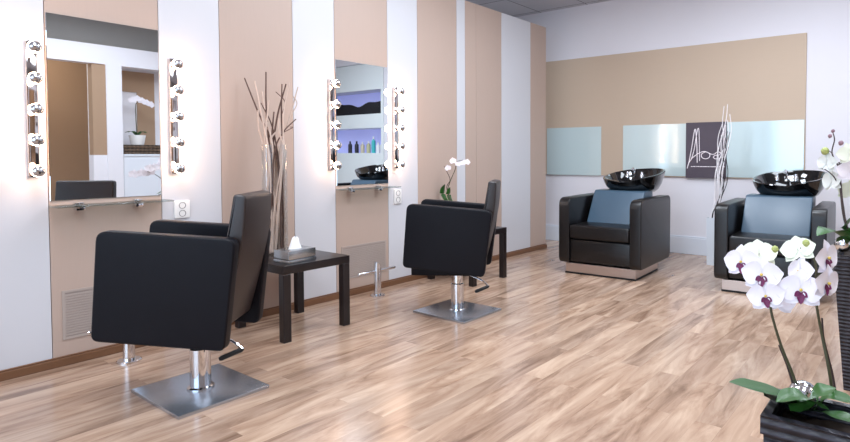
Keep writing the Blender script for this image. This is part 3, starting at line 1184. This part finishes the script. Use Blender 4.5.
# the second plant of that planter, leaning over its front, seen in the mirror
oc = Vector((-0.04, 2.80, PH - 0.03))
t = thing('orchid_plant', 'white orchid with arching stems in the planter standing farther away', 'orchid', oc)
for k, (dx, dy, h) in enumerate(((-0.02, -0.22, 0.34), (0.04, -0.34, 0.28), (0.02, -0.08, 0.42))):
    stem(t, [(0, 0, 0), (dx * 0.3, dy * 0.3, h * 0.7), (dx * 0.8, dy * 0.7, h), (dx, dy * 1.1, h * 0.92)], 0.0045, 0.0025)
    for q in range(3):
        p = Vector((dx * (0.7 + 0.12 * q), dy * (0.6 + 0.22 * q), h * (1.0 - 0.03 * q) - 0.01))
        orchid_flower(t, p, Vector((-0.8, -0.4 + 0.2 * q, -0.1)), 0.10, 0.2 * q - 0.2, None, False)
for a in (0.4, 2.2, 3.6, 5.0):
    strap_leaf(t, [(0, 0, 0), (0.07 * cos(a), 0.07 * sin(a), 0.06), (0.15 * cos(a), 0.15 * sin(a), 0.03)], 0.07)


def ball(p, r, label):
    mb = MB()
    prof = [(0, -r)] + [(r * cos(a), r * sin(a)) for a in [radians(d) for d in range(-75, 80, 15)]] + [(0, r)]
    mb.lathe(prof, 24)
    return tag(mb.build('glass_ball', M['glass_ball'], loc=p), label, 'glass ball', 'shiny glass balls in the planters')


ball(at(843, 244, 2.745), 0.034, 'shiny glass ball in the planter standing farther away')

# near planter
planter(-0.209, 0.962, 0.42, 0.13, PH, 0.02, 'black woven planter cut by the picture edge, its foot out of view')
oc = Vector((-0.150, 1.025, PH - 0.03))
t = thing('orchid_plant', 'white orchid with purple lips in the planter cut by the picture edge', 'orchid', oc)
A = lambda px, py, Y=1.05: loc_(at(px, py, Y))
# a few world points per pixel sight line: the plant leans a little towards the shop front
stem(t, [A(800, 398, 1.06), A(793, 375, 1.05), A(781, 345, 1.04), A(772, 315, 1.03), A(768, 292, 1.03), A(757, 268, 1.03), A(746, 258, 1.04)], 0.0027, 0.0017)
stem(t, [A(833, 398, 1.09), A(829, 370, 1.08), A(822, 335, 1.08), A(816, 300, 1.07), A(816, 270, 1.07), A(812, 255, 1.07), A(800, 248, 1.06)], 0.0027, 0.0017)
stem(t, [A(836, 396, 1.10), A(832, 372, 1.10), A(824, 340, 1.09), A(822, 318, 1.09)], 0.0022, 0.0016, M['stem_dark'], 'support_stick')
stem(t, [A(797, 397, 1.06), A(788, 368, 1.055), A(779, 345, 1.05)], 0.0022, 0.0016, M['stem_dark'], 'support_stick')
stem(t, [A(816, 280, 1.07), A(822, 268, 1.07), A(827, 262, 1.07)], 0.0018, 0.0014, M['stem'], 'branchlet')
C_ = lambda p: (EYE - (p + oc)).normalized()
fl = [(742, 262, 1.03, .062, (-.35, .0, -.05), 'petal', 0.1, True), (759, 254, 1.065, .062, (.1, .2, .5), 'petal_green', 0.0, False),
      (762, 275, 1.02, .066, (-.15, 0, -.05), 'petal', 0.0, True), (766, 296, 1.015, .060, (-.1, .1, -.15), 'petal', 0.2, True),
      (779, 299, 1.045, .060, (.3, .1, -.15), 'petal', -0.2, False),
      (798, 250, 1.06, .056, (-.2, .2, .35), 'petal_green', 0.3, False), (801, 272, 1.045, .056, (-.9, 0, .1), 'petal', 0.1, True),
      (801, 290, 1.03, .070, (0.0, 0, -.1), 'petal', 0.0, True),
      (826, 258, 1.05, .062, (1.5, .3, -.1), 'petal', 0.1, True), (826, 283, 1.04, .062, (1.5, .2, -.3), 'petal', -0.1, True)]
for (px, py, Y, sz, nx, mt, roll, lp) in fl:
    p = A(px, py, Y)
    orchid_flower(t, p, C_(p) + Vector(nx), sz, roll, M[mt], lp, -0.2)
for (px, py) in ((775, 249), (806, 243)):
    bud(t, A(px, py, 1.05), 0.006, (0, -0.2, 1))
leafs = [([A(822, 408, 1.02), A(806, 398, 0.995), A(790, 397, 0.985), A(776, 402, 0.975)], 0.05, 0.2),
         ([A(808, 408, 1.08), A(785, 396, 1.04), A(757, 389, 1.0), A(729, 382, 0.97)], 0.066, 0.15),
         ([A(806, 410, 1.07), A(790, 405, 1.03), A(775, 401, 1.0), A(764, 396, 0.985)], 0.055, 0.2),
         ([A(800, 412, 1.01), A(806, 402, 1.0), A(820, 393, 1.0), A(836, 388, 1.01)], 0.055, 0.2),
         ([A(815, 410, 1.07), A(828, 398, 1.07), A(842, 400, 1.07), A(856, 404, 1.07)], 0.045, 0.25),
         ([A(820, 412, 1.05), A(832, 414, 1.02), A(845, 420, 1.0), A(858, 424, 0.98)], 0.036, 0.25),
         ([A(810, 410, 1.07), A(800, 398, 1.07), A(790, 396, 1.09), A(780, 400, 1.12)], 0.040, 0.25)]
for pts, w, fo in leafs:
    strap_leaf(t, pts, w, fo)
ball(at(803, 388, 1.055) + Vector((0, 0, -0.012)), 0.024, 'shiny glass ball in the planter cut by the picture edge')

# small orchid on the further side table
oc = Vector((-3.10, 3.47, TZ))
t = thing('flower_pot', 'small white pot of an orchid on the side table by the wall', 'pot', oc)
mb = MB()
mb.lathe([(0, 0), (0.045, 0), (0.058, 0.11), (0.062, 0.115), (0.056, 0.115), (0.05, 0.09), (0, 0.088)], 24)
mb.build('vessel', M['socket'], t)
oc = Vector((-3.10, 3.47, TZ + 0.090))
t = thing('orchid_plant', 'small white orchid on the side table by the wall', 'orchid', oc)
A = lambda px, py, Y=3.47: loc_(at(px, py, Y))
stem(t, [(0, 0, 0), A(448, 194), A(450, 182), A(455, 170), A(457, 162), A(463, 160)], 0.004, 0.002)
stem(t, [(0.0, 0.01, 0), A(447, 190), A(450, 180), A(447, 172), A(444, 166)], 0.0035, 0.002, M['stem_dark'])
for (px, py, sz) in ((448, 168, .055), (453, 161, .06), (458, 164, .05), (463, 163, .05), (467, 162, .055)):
    p = A(px, py)
    orchid_flower(t, p, C_(p) + Vector((random.uniform(-.3, .3), random.uniform(-.3, .3), 0)), sz, random.uniform(-.3, .3), None, False)
strap_leaf(t, [(0, 0, 0), A(444, 198), A(443, 190), A(445, 184)], 0.055)
strap_leaf(t, [(0, 0, 0), A(449, 198), A(449, 192), A(450, 187)], 0.05)
strap_leaf(t, [(0, 0, 0), (0.05, 0.03, 0.04), (0.09, 0.06, 0.03)], 0.05)

# ------------------------------------------------------------------ things seen in the mirrors only
# display unit let into the back wall
t = thing('display_unit', 'white display unit with lilac lit niches reflected in the bottle mirror', 'shelf unit', ((DX0 + DX1) / 2, BY, 0))
hw = (DX1 - DX0) / 2
mb = MB()
f0 = -0.008
mb.box((-hw + 0.003, f0, 0), (-hw + 0.06, 0.32, 2.37)); mb.box((hw - 0.06, f0, 0), (hw - 0.003, 0.32, 2.37))
for z0, z1 in ((0.0, 1.03), (1.405, 1.615), (1.975, 2.37)):
    mb.box((-hw + 0.06, f0, z0), (hw - 0.06, 0.32, z1))
mb.build('carcass', M['cabinet'], t, smooth=False)
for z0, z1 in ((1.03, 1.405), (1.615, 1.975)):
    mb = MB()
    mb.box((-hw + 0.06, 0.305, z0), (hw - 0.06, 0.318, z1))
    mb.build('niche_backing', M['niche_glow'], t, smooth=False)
# hill print standing in the upper niche
mb = MB()
pts = [(-hw + 0.07, 0.0)]
random.seed(5)
for i in range(25):
    x = -hw + 0.07 + (2 * hw - 0.14) * i / 24
    pts.append((x, 0.17 + 0.03 * sin(i * 0.42) + 0.014 * sin(i * 0.95 + 1)))
pts.append((hw - 0.07, 0.0))
mb.prism(pts, 1, BY + 0.10, BY + 0.12, mtx=Matrix.Translation(((DX0 + DX1) / 2, 0, 1.615)))
tag(mb.build('hill_cutout', M['hill_ink'], smooth=False), 'black hill silhouette standing in the upper lilac niche', 'cutout')
cols = {'black': (24, 24, 30), 'dark': (34, 32, 44), 'cream': (206, 196, 170), 'sand': (196, 190, 150), 'teal': (70, 190, 190), 'white': (238, 236, 238), 'pearl': (220, 222, 226)}
bm_ = {k: mat(k + '_bottle', c, 0.3, noise=0.03) for k, c in cols.items()}
for i, (x, h, k, lab) in enumerate(((0.76, .185, 'black', 'black pump bottle, first on the lilac lower niche'),
                                    (0.60, .185, 'dark', 'dark blue pump bottle beside the black one in the lower niche'),
                                    (0.46, .17, 'cream', 'cream bottle between the dark and sand ones in the lower niche'),
                                    (0.32, .18, 'sand', 'sand yellow bottle beside the teal one in the lower niche'),
                                    (0.205, .25, 'teal', 'tall teal bottle in the lower niche'),
                                    (0.10, .16, 'white', 'white bottle beside the teal one in the lower niche'),
                                    (0.01, .17, 'pearl', 'pearl grey bottle, last after the white one in the lower niche'))):
    t = thing('hair_product_bottle', lab, 'bottle', (x, BY + 0.10, 1.03), 0, 'bottles in the lower niche')
    mb = MB()
    r = 0.031
    mb.lathe([(0, 0), (r, 0), (r, h * 0.68), (r * 0.8, h * 0.76), (r * 0.4, h * 0.8), (r * 0.4, h * 0.84), (0, h * 0.84)], 18)
    mb.build('body', bm_[k], t)
    mb = MB()
    mb.lathe([(0, h * 0.84), (r * 0.45, h * 0.84), (r * 0.42, h), (0, h)], 14)
    mb.build('cap', bm_['black' if k in ('black', 'dark') else 'white'], t)
# counter of the alcove with its wicker tray and orchid
mb = MB()
mb.box((1.205, 2.795, 0), (1.60, 4.19, 0.985), 0.002, 1)
mb.box((1.195, 2.795, 0.985), (1.60, 4.19, 1.01), 0.003, 1)
tag(mb.build('counter', M['white_paint'], smooth=False), 'white counter with the wicker tray, reflected in the orchid mirror', 'counter')
t = thing('wicker_tray', 'brown wicker tray box under the white pot, reflected in the orchid mirror', 'tray', (1.36, 3.06, 1.01))
mb = MB()
mb.box((-0.12, -0.25, 0), (0.12, 0.25, 0.115), 0.012, 2)
mb.build('basket', M['wicker'], t)
oc = Vector((1.36, 3.0, 1.126))
t = thing('flower_pot', 'white pot standing on the wicker tray', 'pot', oc)
mb = MB()
mb.lathe([(0, 0), (0.07, 0), (0.09, 0.11), (0.09, 0.12), (0.082, 0.12), (0.075, 0.10), (0, 0.098)], 24)
mb.build('vessel', M['socket'], t)
oc = Vector((1.36, 3.0, 1.225))
t = thing('orchid_plant', 'white orchid in the pot on the wicker tray', 'orchid', oc)
stem(t, [(0, 0, 0), (0.0, -0.01, 0.25), (0, 0.0, 0.42), (-0.02, 0.10, 0.46)], 0.006, 0.003)
for q in range(5):
    orchid_flower(t, Vector((-0.02, -0.05 + 0.05 * q, 0.47 - 0.02 * abs(q - 1))), Vector((-1, 0.3 * (q - 2) * 0.3, 0)), 0.095, 0.1 * q, None, False)
for a in (1.2, 2.6, 4.3, 5.2):
    strap_leaf(t, [(0, 0, 0), (0.06 * cos(a), 0.06 * sin(a), 0.06), (0.13 * cos(a), 0.13 * sin(a), 0.05)], 0.06)
mb = MB()
mb.box((1.612, 2.84, 1.52), (1.6195, 2.93, 1.64), 0.002, 1)
tag(mb.build('wall_plate', M['socket_dark'], smooth=False), 'small grey wall plate beside the orchid on the tray', 'wall plate')

# ------------------------------------------------------------------ light
def area(name, loc, rot, sx, sy, W, col):
    l = bpy.data.lights.new(name, 'AREA')
    l.shape = 'RECTANGLE'
    l.size, l.size_y = sx, sy
    l.energy = W
    l.color = col
    o = bpy.data.objects.new(name, l)
    COL.objects.link(o)
    o.location = loc
    o.rotation_euler = rot
    return o


area('daylight_window', (-0.4, Y0 + 0.05, 1.4), (radians(90), 0, 0), 5.4, 2.1, 110, (0.62, 0.80, 1.0))
COOL = (0.82, 0.90, 1.0)
for x, y, sx, sy, W in ((-2.2, 2.6, 0.5, 0.5, 20), (-1.9, 3.5, 0.5, 0.5, 22), (-1.0, 3.15, 0.5, 0.5, 26), (-1.9, 0.6, 1.6, 0.6, 36), (-0.6, 4.3, 1.2, 0.6, 22), (0.3, 2.2, 0.6, 1.2, 22),
                        (0.3, 0.2, 0.6, 1.2, 22), (-1.2, -2.0, 1.8, 0.6, 30)):
    area('ceiling_lamp', (x, y, CZ - 0.02), (0, 0, 0), sx, sy, W, COOL)
area('alcove_lamp', (2.2, 2.2, CZ - 0.05), (0, 0, 0), 0.4, 0.4, 16, (1.0, 0.86, 0.70))
area('side_room_lamp', (-4.2, 4.4, CZ - 0.05), (0, 0, 0), 0.4, 0.4, 8, (0.85, 0.92, 1.0))

w = bpy.data.worlds.new('sky')
scene.world = w
w.use_nodes = True
w.node_tree.nodes['Background'].inputs[0].default_value = (0.62, 0.78, 1.0, 1)
w.node_tree.nodes['Background'].inputs[1].default_value = 1.0

scene.view_settings.view_transform = 'Standard'
scene.view_settings.look = 'None'
scene.view_settings.exposure = 0.14
scene.cycles.max_bounces = 10
scene.cycles.sample_clamp_indirect = 6.0
scene.cycles.use_denoising = True
